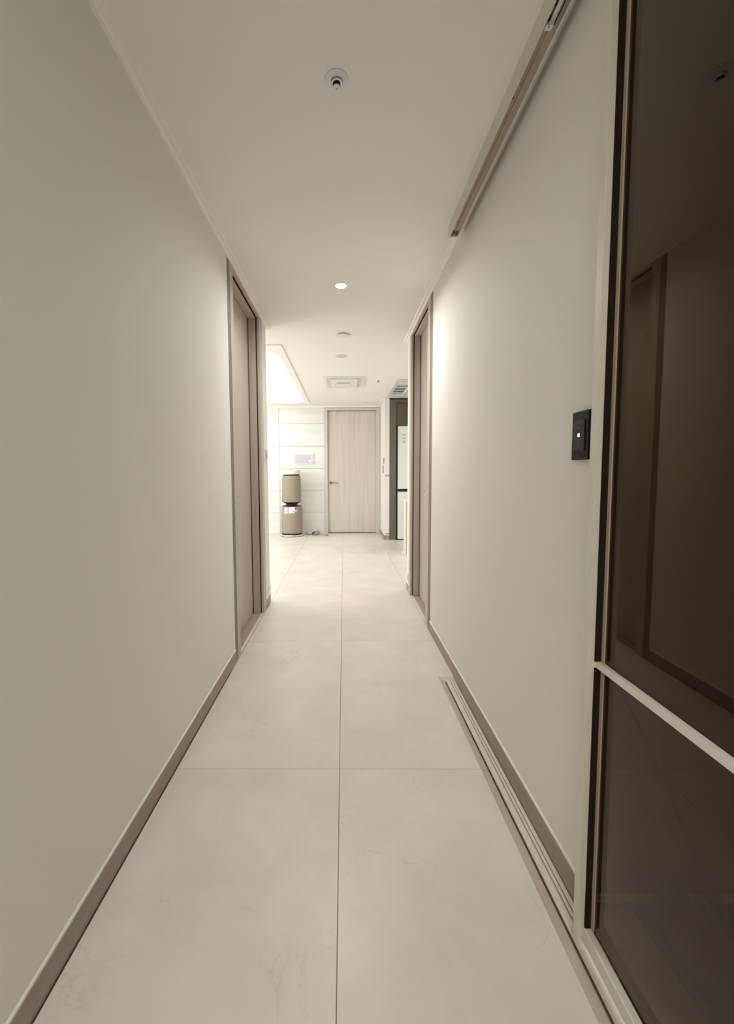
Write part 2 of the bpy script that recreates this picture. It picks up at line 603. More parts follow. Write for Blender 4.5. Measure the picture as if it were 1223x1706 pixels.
crown('trim_1', crown_x(WL, 1), YB, YL + .038, 'y')
crown('trim_2', crown_x(WR, -1), 2.157, YR + .038, 'y')
b_ = B(); prism(b_, [(WR, H), (WR, H - .010), (.5705, H - .006), (.5690, H)], YD, 2.157, 'y'); struct('trim_7', b_, 'moulding')
crown('trim_3', [(YL, H), (YL, H - .012), (YL + .012, H - .012), (YL + .016, H - .007), (YL + .036, H - .006), (YL + .038, H)], XW, WL, 'x')
crown('trim_4', [(YR, H), (YR, H - .012), (YR + .012, H - .012), (YR + .016, H - .007), (YR + .036, H - .006), (YR + .038, H)], WR, XE, 'x')
crown('trim_5', [(YF + .01, H), (YF + .01, H - .028), (YF - .010, H - .028), (YF - .014, H - .022), (YF - .030, H - .010), (YF - .036, H)], XW, XC0, 'x')
crown('trim_6', crown_x(XC0, -1), YC - .03, YF - .03, 'y')


def baseboard(name, face, back, y0, y1, z0, z1=0.069):
    s = 1 if face > back else -1
    b_ = B()
    prism(b_, [(back, z0), (face, z0), (face, z1 - .004), (face - s * .002, z1 - .001), (back, z1 - .001)], y0, y1, 'y')
    o = struct(name, b_, 'base')
    b_ = B()
    prism(b_, [(back, z1 - .001), (face - s * .001, z1 - .001), (face - s * .002, z1 + .003), (back, z1 + .006)], y0, y1, 'y')
    obj('caulk_line', b_, 'caulk', parent=o, label='thin white caulk line')
    return o


baseboard('baseboard_left', BL, WL, YB, 2.398, 0)
baseboard('baseboard_left_corner', BL, WL, 3.372, YL + .005, 0)
baseboard('baseboard_right', BR, WR, 1.02, 2.868, -.0125)
baseboard('baseboard_right_corner', BR, WR, 3.802, YR + .005, 0)


# ------------------------------------------------------------------ flush doors of the corridor
def corridor_door(name, s, face, wall, yo0, yi0, yi1, yo1, ygroove, xleaf, xsill, ztop, zin, label, lock_y):
    """s: sign of x away from the corridor. casing between outer and inner edges, leaf set back at xleaf"""
    root = struct_root(name, (face, (yi0 + yi1) / 2, 0), label)

    def bx(nm, mat, *a, **k):
        b_ = B(); box(b_, *a, **k)
        return obj(nm, b_, mat, parent=root)
    back = face + s * 0.10
    # near jamb, far jamb, head: casing with a recessed olive groove at its outer edge
    bx('side_groove', 'groove', face + s * .003, wall + s * .002, yo0, ygroove, 0, ztop)
    bx('casing', 'frame_oak', face, face + s * .019, ygroove, yi0, 0, ztop, bev=.001)
    bx('casing', 'frame_oak', face, face + s * .019, yi1, yo1, 0, ztop, bev=.001)
    bx('head_casing', 'frame_oak', face, face + s * .019, yi0, yi1, zin + .012, ztop, bev=.001)
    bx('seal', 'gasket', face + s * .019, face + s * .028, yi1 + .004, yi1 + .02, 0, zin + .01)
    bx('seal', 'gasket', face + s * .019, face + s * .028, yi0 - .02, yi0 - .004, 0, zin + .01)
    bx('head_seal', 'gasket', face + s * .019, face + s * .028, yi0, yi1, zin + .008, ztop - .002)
    bx('jamb', 'oak', face + s * .028, back, yi1 - .004, yi1 + .03, 0, ztop - .002)
    bx('jamb', 'oak', face + s * .028, back, yi0 - .03, yi0 + .004, 0, ztop - .002)
    bx('door_stop', 'oak', face + s * .048, xleaf, yi1 - .016, yi1 - .004, .004, zin)
    bx('door_stop', 'oak', face + s * .048, xleaf, yi0 + .004, yi0 + .016, .004, zin)
    bx('head_jamb', 'frame_oak', face + s * .028, back, yi0, yi1, zin, ztop - .002)
    bx('leaf_backing', 'gasket', xleaf + s * .004, xleaf + s * .03, yi0 + .004, yi1 - .004, .0012, zin - .0005)  # black sheet behind the leaf so its edge gap reads dark
    bx('stop_line', 'gap_brown', xleaf - s * .006, xleaf + s * .006, yi1 - .019, yi1 - .0158, .002, zin)  # brown strip that darkens the line where leaf meets stop
    lf = bx('leaf', 'oak', xleaf, xleaf + s * .034, yi0 + .019, yi1 - .0195, .006, zin - .005, bev=.0015)
    b_ = B(); cyl_between(b_, (xleaf - s * .003, lock_y, .945), (xleaf + s * .001, lock_y, .945), .007)
    cyl_between(b_, (xleaf - s * .0055, lock_y, .945), (xleaf - s * .003, lock_y, .945), .0035)
    obj('lock_button', b_, 'steel', parent=lf, smooth=True, label='small metal privacy lock button')
    bx('threshold', 'sill', xsill, xleaf + s * .03, yi0, yi1, 0.0, .0012)
    return root


corridor_door('door_1', -1, BL, WL, 2.40, 2.505, 3.262, 3.362, 2.44, -0.718, -0.653, 2.296, 2.262,
              'pale oak flush door set deep in its frame in the left wall', 2.843)
corridor_door('door_2', 1, BR, WR, 2.868, 3.010, 3.722, 3.802, 2.925, 0.670, 0.617, 2.296, 2.268,
              'pale oak flush door set deep in its frame in the right wall', 3.49)

# ------------------------------------------------------------------ far door
d3 = struct_root('door_3', (0.15, YF, 0), 'pale oak flush door with lever handle in the far wall')


def d3box(nm, mat, *a, parent=None, **k):
    b_ = B(); box(b_, *a, **k)
    return obj(nm, b_, mat, parent=parent or d3)


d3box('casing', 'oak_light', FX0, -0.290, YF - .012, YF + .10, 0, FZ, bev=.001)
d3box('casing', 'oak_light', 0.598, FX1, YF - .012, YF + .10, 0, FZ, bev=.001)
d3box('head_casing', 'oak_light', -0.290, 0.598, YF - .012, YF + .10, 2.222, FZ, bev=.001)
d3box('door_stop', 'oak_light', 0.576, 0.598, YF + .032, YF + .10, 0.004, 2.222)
d3box('leaf_backing', 'gasket', -0.290, 0.598, YF + .062, YF + .075, 0.001, 2.222)  # dark sheet behind the leaf, visible in its edge gap
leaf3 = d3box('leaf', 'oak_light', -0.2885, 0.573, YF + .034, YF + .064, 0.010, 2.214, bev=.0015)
hz = 0.922
b_ = B()
cyl_between(b_, (-0.235, YF + .026, hz), (-0.235, YF + .035, hz), .027, n=24)
cyl_between(b_, (-0.235, YF - .016, hz), (-0.235, YF + .026, hz), .0095)
hnd = obj('handle', b_, 'handle', parent=leaf3, smooth=True, label='brushed steel lever handle on a round rose')
b_ = B()
cyl_between(b_, (-0.235, YF - .018, hz), (-0.10, YF - .018, hz - .004), .0085, .0065)
LEV = obj('lever', b_, 'handle', parent=leaf3, smooth=True)
b_ = B(); cyl_between(b_, (-0.235, YF - .0265, hz), (-0.235, YF - .0300, hz), .013)
obj('lock_cap', b_, 'black', parent=leaf3, smooth=True)
d3box('threshold', 'sill', -0.290, 0.598, YF - .01, YF + .10, 0, .001)

# ------------------------------------------------------------------ living room ceiling light panel (in its recess)
lp = thing('ceiling_light_panel', (LX1, LY0, H), 'large white glowing ceiling panel with rounded corners beyond the left wall', 'ceiling light')


def rounded(x0, x1, y0, y1, r, n=8):
    out = []
    for cx_, cy_, a in ((x1 - r, y1 - r, 0), (x0 + r, y1 - r, 90), (x0 + r, y0 + r, 180), (x1 - r, y0 + r, 270)):
        for k in range(n + 1):
            t = math.radians(a + 90 * k / n)
            out.append((cx_ + r * math.cos(t), cy_ + r * math.sin(t)))
    return out


def ring(bm, outer, inner, z0, z1):
    n = len(outer)
    A = [[bm.verts.new((p[0], p[1], z)) for p in pl] for pl, z in ((outer, z0), (inner, z0), (inner, z1), (outer, z1))]
    for j in range(4):
        a, b = A[j], A[(j + 1) % 4]
        for i in range(n):
            bm.faces.new((a[i], a[(i + 1) % n], b[(i + 1) % n], b[i]))
    bmesh.ops.recalc_face_normals(bm, faces=bm.faces[:])


b_ = B(); ring(b_, rounded(LX0 - .07, LX1 + .072, LY0 - .115, LY1 + .10, .012), rounded(LX0, LX1, LY0, LY1, .26), H - .009, H - .0005)
obj('frame', b_, 'moulding', parent=lp)
b_ = B(); prism(b_, rounded(LX0 - .01, LX1 + .01, LY0 - .01, LY1 + .01, .27), H + .004, H + .012, 'z')
obj('diffuser', b_, 'panel_glow', parent=lp)
b_ = B(); box(b_, LX0 - .02, LX1 + .02, LY0 - .02, LY1 + .02, H + .03, H + .06)
obj('housing', b_, 'white', parent=lp)

# ------------------------------------------------------------------ ceiling fittings of the corridor
def area_lamp(name, loc, watts, size, spread, parent=None, col=LIGHT_COL):
    ld = bpy.data.lights.new(name, 'AREA')
    ld.shape = 'DISK'
    ld.size = size
    ld.energy = watts
    ld.color = col
    ld.spread = math.radians(spread)
    o = bpy.data.objects.new(name, ld)
    COL.objects.link(o)
    o.location = Vector(loc) - (world_loc(parent) if parent else Vector())
    o.parent = parent
    return o


def downlight(x, y, label, watts=0.0, r=0.042, lit=True, spread=150):
    t = thing('downlight', (x, y, H), label, 'ceiling light')
    b_ = B(); lathe(b_, [(r * .78, -.0005), (r * .82, -.006), (r * 1.10, -.005), (r * 1.15, -.0005)], x, y, H, cap=False)
    obj('trim_ring', b_, 'white', parent=t, smooth=True)
    b_ = B(); lathe(b_, [(0.0015, -.0042), (r * .6, -.0040), (r * .815, -.002)], x, y, H, cap=True)
    obj('lens', b_, 'glow' if lit else 'cream', parent=t, smooth=True)
    if watts:
        area_lamp('lamp', (x, y, H - .008), watts, r * 1.5, spread, t)
    return t


downlight(-0.012, 2.79, 'lit round white downlight in the corridor ceiling', SPOT_W, spread=165)
hl = thing('ceiling_fill_light', (-0.02, -0.95, H), 'added round flat fill lamp above the entrance end, out of view', 'ceiling light')  # unseen lamp added to lift the near walls and floor
b_ = B(); lathe(b_, [(.36, -.0005), (.36, -.035), (.34, -.045), (.001, -.045)], -0.02, -0.95, H, cap=False)
obj('housing', b_, 'white', parent=hl, smooth=True)
area_lamp('lamp', (-0.02, -0.95, H - .05), HALL_FILL_W, .66, 175, hl)
downlight(0.40, 7.26, 'small unlit white downlight in the ceiling in front of the far door', lit=False)
downlight(-0.98, 7.42, 'small unlit white downlight in the ceiling above the air purifier', lit=False)

sp = thing('sprinkler', (-0.016, 1.377, H), 'chrome sprinkler head on a round plate in the near corridor ceiling', 'sprinkler')
b_ = B(); lathe(b_, [(.002, -.0005), (.0365, -.0005), (.0365, -.0025), (.033, -.0045), (.019, -.006), (.0165, -.003)], -0.016, 1.377, H, cap=False)
obj('escutcheon', b_, 'white_cool', parent=sp, smooth=True, label='pale round ceiling plate')
b_ = B(); lathe(b_, [(.0155, .0), (.0155, -.010), (.0125, -.0115), (.0125, -.002)], -0.016, 1.377, H, cap=False)
obj('collar', b_, 'chrome', parent=sp, smooth=True)
b_ = B(); lathe(b_, [(.0005, -.004), (.0105, -.004), (.0105, -.021), (.0005, -.021)], -0.016, 1.377, H, n=24, cap=False)
obj('body', b_, 'black', parent=sp, smooth=True)
b_ = B(); lathe(b_, [(.0042, -.0215), (.0042, -.0245), (.0115, -.0245), (.0115, -.0215)], -0.016, 1.377, H, n=32, cap=False)
lathe(b_, [(.0005, -.0222), (.0045, -.0222)], -0.016, 1.377, H, n=16, cap=False)
obj('deflector', b_, 'white_cool', parent=sp, smooth=True, label='white ring-shaped tip')
b_ = B()
for sx in (-1, 1):
    cyl_between(b_, (-0.016 + sx * .0118, 1.377, H - .004), (-0.016 + sx * .0110, 1.377, H - .022), .0018, n=8)
obj('yoke', b_, 'chrome', parent=sp, smooth=True)

vt = thing('air_vent', (-0.003, 3.752, H), 'round white ceiling vent with a raised inner disc past the corridor light', 'vent')
b_ = B(); lathe(b_, [(.05, -.0005), (.055, -.005), (.074, -.004), (.078, -.0005)], -0.003, 3.752, H, cap=False)
obj('outer_ring', b_, 'white', parent=vt, smooth=True)
b_ = B(); lathe(b_, [(.050, -.006), (.0565, -.009), (.0565, -.012), (.052, -.014), (.0005, -.014)], -0.003, 3.752, H, cap=False)
lathe(b_, [(.02, -.0005), (.02, -.008)], -0.003, 3.752, H, n=16)
obj('disc', b_, 'white', parent=vt, smooth=True)
sm = tag(obj('ceiling_speaker', lathe(B(), [(.0005, -.004), (.057, -.004), (.061, -.0005)], -0.017, 4.43, H, cap=False), 'lavender', base=(-0.017, 4.43, H), smooth=True),
         'flat round lavender-grey speaker disc in the ceiling beyond the round vent', 'speaker')

s2 = thing('ceiling_sensor', (0.455, 5.60, H), 'tiny dark sprinkler tip in the far ceiling between two air conditioners', 'sprinkler')
b_ = B(); lathe(b_, [(.0005, -.003), (.026, -.003), (.028, -.0005)], 0.455, 5.60, H, cap=False)
obj('plate', b_, 'white', parent=s2, smooth=True)
b_ = B(); lathe(b_, [(.0005, -.022), (.012, -.022), (.012, -.003)], 0.455, 5.60, H, n=16, cap=False)
obj('tip', b_, 'grey', parent=s2, smooth=True)

# ceiling cassettes
ac = thing('air_conditioner', (0.015, 5.67, H), 'white ceiling cassette with one dark slot in front of the far door', 'air conditioner')
b_ = B(); ring(b_, rounded(-.245, .272, 5.335, 6.01, .02), rounded(-.205, .232, 5.375, 5.965, .015), H - .012, H - .0005)
obj('outer_frame', b_, 'white_cool', parent=ac)
b_ = B(); ring(b_, rounded(-.205, .232, 5.375, 5.965, .015), rounded(-.165, .192, 5.42, 5.90, .012), H - .007, H - .0005)
obj('vane', b_, 'vane', parent=ac)
b_ = B(); box(b_, -.162, .189, 5.425, 5.895, H - .024, H - .0005, bev=.006)
cp = obj('center_panel', b_, 'white_cool', parent=ac)
b_ = B(); box(b_, -.085, .095, 5.60, 5.655, H - .0250, H - .0236)
obj('slot', b_, 'grey', parent=cp, label='dark narrow air slot')
for x in (-.10, .115):
    b_ = B(); box(b_, x - .009, x + .009, 5.755, 5.785, H - .0248, H - .0236)
    obj('latch', b_, 'grey', parent=cp)

ac2 = thing('air_conditioner', (0.92, 6.12, H), 'grey-white ceiling cassette with dark slotted grille above the refrigerator', 'air conditioner')
b_ = B(); ring(b_, rounded(.69, 1.34, 5.52, 6.72, .03), rounded(.725, 1.305, 5.64, 6.66, .012), H - .012, H - .0005)
obj('outer_frame', b_, 'vane', parent=ac2)
b_ = B(); box(b_, .728, .905, 5.645, 6.655, H - .006, H - .0005)
gp = obj('grille', b_, 'white_cool', parent=ac2)
for ky, y in enumerate((5.90, 6.07, 6.26, 6.44)):
    for kx in range(6):
        b_ = B(); x = .738 + kx * .0265
        box(b_, x, x + .019, y, y + (.115 if ky in (1, 2) else .055), H - .0075, H - .0055)
        obj('slat', b_, 'black_soft' if ky < 3 else 'grey', parent=gp)
b_ = B(); box(b_, .905, .922, 5.645, 6.655, H - .02, H - .0005)
obj('divider', b_, 'white_cool', parent=ac2)
b_ = B(); box(b_, .936, 1.302, 5.645, 6.655, H - .014, H - .0005, bev=.003)
obj('panel', b_, 'white_cool', parent=ac2)
b_ = B(); lathe(b_, [(.0005, -.016), (.009, -.016), (.009, -.011)], .785, 5.60, H, n=12, cap=False)
obj('button', b_, 'grey', parent=ac2)

# ------------------------------------------------------------------ ceiling rail of the sliding door
rail = thing('ceiling_rail', (0.54, 0.3, H), 'champagne metal door rail along the ceiling edge above the right wall', 'rail')
RZ = 2.2445
RY = 2.155
b_ = B(); prism(b_, [(.518, H), (.5185, RZ), (.5235, RZ), (.5255, RZ + .014), (.5255, H)], YB, RY, 'y')
obj('front_flange', b_, 'alu', parent=rail)
b_ = B(); prism(b_, [(.5255, RZ + .022), (.5255, RZ + .013), (.5395, RZ + .013), (.5400, RZ + .005), (.5430, RZ + .005), (.5435, RZ + .012), (.5600, RZ + .012), (.5600, RZ + .022)], YB, RY - .045, 'y')
obj('channel', b_, 'alu_tan', parent=rail, label='brown inside of the rail with a middle rib')
b_ = B(); prism(b_, [(.5600, H), (.5602, RZ + .002), (.5625, RZ), (.5660, RZ + .001), (.5665, H)], YB, RY, 'y')
obj('back_flange', b_, 'alu', parent=rail)
b_ = B(); box(b_, .5255, .5600, RY - .012, RY - .004, RZ + .003, H - .0005)
obj('end_stop', b_, 'alu_tan', parent=rail)
for y in (2.04, 1.396):
    b_ = B(); cyl_between(b_, (.5290, y, RZ + .0135), (.5290, y, RZ + .010), .0035, n=12)
    obj('screw', b_, 'black', parent=rail)

rc = thing('roller_carriage', (0.54, 1.0, RZ), 'steel roller carriage with white end block hanging inside the ceiling rail', 'roller')
b_ = B(); box(b_, .5310, .5445, .62, 1.172, RZ + .002, RZ + .0046, bev=.0006)
obj('plate', b_, 'steel', parent=rc)
b_ = B(); box(b_, .5345, .5362, .62, 1.150, RZ - .004, RZ + .002)
obj('flange', b_, 'chrome', parent=rc)
b_ = B(); box(b_, .5265, .5445, 1.172, 1.187, RZ + .001, RZ + .0048, bev=.0008)
eb = obj('end_block', b_, 'white', parent=rc, label='white plastic end block')
b_ = B(); cyl_between(b_, (.5345, 1.1755, RZ + .0011), (.5345, 1.1755, RZ - .0008), .0022, n=12)
obj('screw', b_, 'grey', parent=eb)
for y in (.70, .84, .98, 1.06, 1.125, 1.16):
    b_ = B(); cyl_between(b_, (.5268, y, RZ + .006), (.5305, y, RZ + .006), .0062, n=18)
    obj('wheel', b_, 'black', parent=rc, smooth=True)
b_ = B(); box(b_, .5448, .5462, .62, 1.17, RZ - .001, RZ + .0048)
obj('guide', b_, 'black_soft', parent=rc)
b_ = B(); box(b_, .5478, .5488, .62, 1.16, RZ + .004, RZ + .0108)
obj('guide', b_, 'black_soft', parent=rc)

# ------------------------------------------------------------------ floor track
tr = thing('floor_track', (0.56, 0.3, -.0125), 'pale aluminium sliding door track set in the floor along the right wall', 'track')
b_ = B(); box(b_, .5362, BR - .001, YB, 2.172, -.0123, -.0108)
obj('bed', b_, 'alu_tan', parent=tr)
b_ = B(); box(b_, .5358, .5388, YB, 2.172, -.0107, -.0075)
obj('seal', b_, 'gap_brown', parent=tr, label='dark brown strip in the track gap')  # brown strip laid in the gap to make it look dark
b_ = B(); prism(b_, [(.5392, -.0108), (.5394, -.003), (.5405, -.0022), (.5570, -.0022), (.5585, -.003), (.5590, -.0108)], YB, 2.172, 'y')
obj('front_rib', b_, 'alu_light', parent=tr)
b_ = B(); prism(b_, [(.5625, -.0108), (.5627, -.004), (.5640, -.003), (.5695, -.003), (.5708, -.004), (.5710, -.0108)], YB, 2.172, 'y')
obj('middle_rib', b_, 'alu_light', parent=tr)
b_ = B(); prism(b_, [(.5745, -.0108), (.5747, -.005), (.5758, -.004), (.5850, -.004), (.5862, -.005), (.5864, -.0108)], YB, 2.172, 'y')
obj('rear_rib', b_, 'alu_light', parent=tr)

# ------------------------------------------------------------------ sliding glass door (closing the entrance on the right)
gd = thing('glass_sliding_door', (0.55, 0.3, 0.0), 'tall bronze-tinted glass sliding door with slim champagne frame on the right', 'door')
GX = 0.565
YS0, YS1 = 0.905, 0.9265          # stile
YE = -0.62                        # hidden end of the door


def gbox(nm, mat, *a, label=None, parent=None, **k):
    b_ = B(); box(b_, *a, **k)
    return obj(nm, b_, mat, parent=parent or gd, label=label)


gbox('stile', 'alu', .535, .580, YS0, YS1, .0008, 2.272, bev=.0012)
gbox('stile', 'alu', .535, .580, YE - .022, YE, .0008, 2.272, bev=.0012)
b_ = B()
prism(b_, [(.535, .003), (.535, .020), (.5375, .026), (.5425, .028), (.5455, .026), (.5465, .052), (.5490, .0545), (.5625, .0545), (.5625, .001)], YE, YS0, 'y')
obj('bottom_rail', b_, 'alu', parent=gd)
gbox('top_rail', 'alu', .535, .575, YE, YS0, 2.235, 2.272, bev=.0012)
gbox('muntin', 'alu_light', .5530, .5644, YE, YS0 - .0003, .6700, .6850, bev=.0006, label='pale slim crossbar')
gbox('gasket', 'gasket', .5485, GX - .0004, YS0 - .0035, YS0 - .0004, .6850, 2.235)
gbox('gasket', 'gasket', .5485, GX - .0004, YS0 - .0035, YS0 - .0004, .0545, .6700)
gbox('glazing_bead', 'alu_tan', GX - .0032, GX - .0004, .8925, YS0 - .0037, .6850, 2.235, label='tan bead along the pane edge')
gbox('glazing_bead', 'alu_tan', GX - .0032, GX - .0004, .8925, YS0 - .0037, .0555, .6700, label='tan bead along the pane edge')
gbox('pane', 'glass', GX, GX + .006, YE + .001, YS0 - .001, .6850, 2.234, label='dark bronze glass, upper pane')
gbox('pane', 'glass', GX, GX + .006, YE + .001, YS0 - .001, .0547, .6846, label='dark bronze glass, lower pane')

# things in the entrance behind the glass
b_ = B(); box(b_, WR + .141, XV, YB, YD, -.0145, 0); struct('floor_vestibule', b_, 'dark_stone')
b_ = B(); box(b_, WR + .005, XV, YD - .012, YD - .0045, .004, .022); struct('baseboard_vestibule', b_, 'moulding')
sh = thing('shoe', (0.80, 0.93, 0), 'dark shoe on the entrance floor seen dimly through the tinted glass', 'shoe')
b_ = B(); prism(b_, [(.745, .80), (.752, .975), (.775, .997), (.81, 1.000), (.832, .98), (.838, .90), (.850, .82), (.838, .765), (.805, .745), (.768, .755)], .001, .016, 'z')
obj('sole', b_, 'black_soft', parent=sh)
b_ = B()
ringp = [(0.797, .872, .124, 1.0, .017), (0.797, .872, .124, .98, .035), (0.797, .895, .115, .85, .05), (0.797, .94, .062, .72, .066), (0.797, .955, .045, .62, .078)]
rs = []
for cx_, cy_, ly, k_, z in ringp:
    rs.append([b_.verts.new((cx_ + .045 * k_ * math.cos(t * math.pi / 10), cy_ + ly * math.sin(t * math.pi / 10), z)) for t in range(20)])
for a, b in zip(rs, rs[1:]):
    for i in range(20):
        b_.faces.new((a[i], a[(i + 1) % 20], b[(i + 1) % 20], b[i]))
b_.faces.new(rs[0]); b_.faces.new(rs[-1])
bmesh.ops.recalc_face_normals(b_, faces=b_.faces[:])
obj('upper', b_, 'brown', parent=sh, smooth=True)
shn = thing('shoehorn', (0.87, 1.0, 0), 'dark long-handled shoehorn leaning in the entrance corner behind the lower glass', 'shoehorn')
b_ = B(); cyl_between(b_, (.870, .985, .16), (.668, 1.004, .60), .008, .006, n=12)
obj('handle', b_, 'black_soft', parent=shn, smooth=True)
b_ = B(); cyl_between(b_, (.925, .975, .003), (.870, .985, .16), .022, .009, n=12)
obj('blade', b_, 'brown', parent=shn, smooth=True)

# ------------------------------------------------------------------ wall switch beside the glass door
ws = thing('light_switch', (WR, 1.053, 1.19), 'dark brown wall switch with one blue light beside the glass door', 'switch')
b_ = B(); box(b_, WR - .011, WR - .0005, 1.019, 1.091, 1.130, 1.249, bev=.0015)
obj('plate', b_, 'switch', parent=ws)
b_ = B(); box(b_, WR - .0135, WR - .010, 1.032, 1.078, 1.151, 1.227, bev=.001)
key = obj('touch_key', b_, 'switch_key', parent=ws)
b_ = B(); box(b_, WR - .0142, WR - .0133, 1.0525, 1.0595, 1.186, 1.1945)
obj('indicator_light', b_, 'led', parent=key, label='small glowing blue indicator')
for z0, z1 in ((1.206, 1.210), (1.178, 1.1795), (1.161, 1.163)):
    b_ = B(); box(b_, WR - .0140, WR - .0133, 1.052, 1.061, z0, z1)
    obj('marking', b_, 'led_dim', parent=key)

# fittings at the corridor mouth
sl = thing('light_switch', (WL, 3.462, 1.24), 'small grey switch plate on the left wall corner past the oak door', 'switch')
b_ = B(); box(b_, WL + .0005, WL + .008, 3.435, 3.49, 1.19, 1.29, bev=.001); obj('plate', b_, 'lavender', parent=sl)
b_ = B(); box(b_, WL + .008, WL + .011, 3.445, 3.48, 1.225, 1.265); obj('key', b_, 'grey', parent=sl)
for side, x, y, lab in ((1, WL, 3.515, 'white power outlet low on the left wall corner above the baseboard'), (-1, WR, 3.885, 'white power outlet low on the right wall corner above the baseboard')):
    t = thing('power_outlet', (x, y, .14), lab, 'outlet')
    b_ = B(); box(b_, x + side * .0005, x + side * .008, y - .035, y + .035, .095, .165, bev=.001); obj('plate', b_, 'white', parent=t)
    b_ = B(); box(b_, x + side * .008, x + side * .010, y - .022, y + .022, .115, .145); obj('socket', b_, 'lavender', parent=t)

# switches on the short wall at the right of the far door
sA = thing('light_switch', (XC0, 6.95, 1.29), 'slim dark upper switch plate on the short wall right of the far door', 'switch')
b_ = B(); box(b_, XC0 - .012, XC0 - .0005, 6.905, 6.975, 1.235, 1.352, bev=.001); obj('plate', b_, 'grey', parent=sA)
b_ = B(); box(b_, XC0 - .014, XC0 - .012, 6.92, 6.96, 1.27, 1.32); obj('key', b_, 'switch_key', parent=sA)
sB = thing('light_switch', (XC0, 7.06, 1.16), 'taupe lower switch plate on the short wall right of the far door', 'switch')
b_ = B(); box(b_, XC0 - .012, XC0 - .0005, 7.01, 7.11, 1.098, 1.217, bev=.001); obj('plate', b_, 'sill', parent=sB)
b_ = B(); box(b_, XC0 - .014, XC0 - .012, 7.03, 7.09, 1.13, 1.185); obj('key', b_, 'frame_oak', parent=sB)
for z, lab in ((1.058, 'small metal bracket at waist height on the narrow column by the dark cabinet'), (.107, 'small metal bracket near the floor on the narrow column by the dark cabinet')):
    t = thing('wall_bracket', (.705, YC, z), lab, 'bracket')
    b_ = B(); box(b_, .683, .731, YC - .008, YC - .0075 + .007, z - .010, z + .010); obj('bar', b_, 'white_cool', parent=t)
    for x in (.681, .722):
        b_ = B(); cyl_between(b_, (x + .006, YC - .022, z), (x + .006, YC - .0005, z), .012, n=14); obj('cap', b_, 'grey', parent=t, smooth=True)

# ------------------------------------------------------------------ far wall panel
wp = thing('wall_panel', (-0.717, YF, 1.356), 'lavender-grey wall control panel with white rim above the air purifier', 'wall panel')
b_ = B(); box(b_, -.900, -.534, YF - .014, YF - .0005, 1.262, 1.450, bev=.002); obj('rim', b_, 'white', parent=wp)
b_ = B(); box(b_, -.886, -.548, YF - .016, YF - .013, 1.276, 1.436); scr = obj('face', b_, 'lavender', parent=wp)
b_ = B(); box(b_, -.588, -.556, YF - .0175, YF - .0155, 1.282, 1.430); obj('side_strip', b_, 'pink', parent=scr)
b_ = B(); box(b_, -.562, -.550, YF - .019, YF - .0155, 1.278, 1.302); obj('button', b_, 'grey', parent=scr)
b_ = B(); cyl_between(b_, (-.612, YF - .019, 1.318), (-.612, YF - .0155, 1.318), .022, n=20); obj('dial', b_, 'white', parent=scr, smooth=True)

# ------------------------------------------------------------------ air purifier on its mat
PX, PY = -0.912, 7.35
mt = tag(obj('floor_mat', box(B(), -1.19, -.655, 7.12, 7.60, .0005, .008, bev=.002), 'cream', base=(-.92, 7.36, 0)), 'thin cream square mat under the air purifier', 'mat')
pz = 0.008
ap = thing('air_purifier', (PX, PY, pz), 'tall two-tier taupe air purifier with cream top and black waist', 'air purifier')
b_ = B(); lathe(b_, [(.03, 0), (.196, 0), (.203, .008), (.203, .022), (.192, .034), (.172, .040)], PX, PY, pz, 56)
obj('base', b_, 'black', parent=ap, smooth=True)
b_ = B(); lathe(b_, [(.2035, .010), (.2040, .020), (.197, .031), (.194, .033), (.190, .033)], PX, PY, pz, 56, cap=False)
obj('base_ring', b_, 'chrome', parent=ap, smooth=True, label='silver ring around the foot')
b_ = B(); lathe(b_, [(.165, .040), (.165, .060)], PX, PY, pz, 48); obj('foot_gap', b_, 'black', parent=ap, smooth=True)
b_ = B(); lathe(b_, [(.160, .058), (.184, .058), (.1845, .064), (.1785, .512), (.176, .522), (.12, .522)], PX, PY, pz, 64, cap=False)
obj('lower_body', b_, 'fabric', parent=ap, smooth=True)
b_ = B(); lathe(b_, [(.172, .523), (.150, .530), (.108, .534), (.100, .540), (.100, .562), (.112, .570), (.150, .588), (.163, .598)], PX, PY, pz, 48)
obj('waist', b_, 'black', parent=ap, smooth=True, label='black flared waist')
b_ = B(); lathe(b_, [(.12, .597), (.166, .597), (.168, .602), (.1575, 1.040), (.154, 1.048), (.12, 1.048)], PX, PY, pz, 64, cap=False)
obj('upper_body', b_, 'fabric', parent=ap, smooth=True)
b_ = B(); lathe(b_, [(.142, 1.046), (.142, 1.076)], PX, PY, pz, 48); obj('neck', b_, 'black', parent=ap, smooth=True)
b_ = B(); lathe(b_, [(.03, 1.074), (.150, 1.074), (.1525, 1.080), (.1515, 1.130), (.143, 1.144), (.120, 1.149), (.03, 1.149)], PX, PY, pz, 64)
obj('top_cap', b_, 'cream', parent=ap, smooth=True, label='cream round top cap')
b_ = B(); lathe(b_, [(.026, 1.149), (.026, 1.158), (.022, 1.160), (.002, 1.160)], PX, PY, pz, 24, cap=False)
obj('button', b_, 'grey', parent=ap, smooth=True)


def body_r(z):
    return .1845 + (.1785 - .1845) * (z - .064) / (.512 - .064)


def sticker(x0, x1, z0, z1, mat, th=.0015, nm='sticker', lab=None):
    a0, a1 = (-math.pi / 2 + math.asin(x / .18) for x in (x0, x1))
    b_ = B(); arc_patch(b_, PX, PY, body_r(z0) + .0003, body_r(z1) + .0003, a0, a1, pz + z0, pz + z1, th)
    return obj(nm, b_, mat, parent=ap, label=lab)


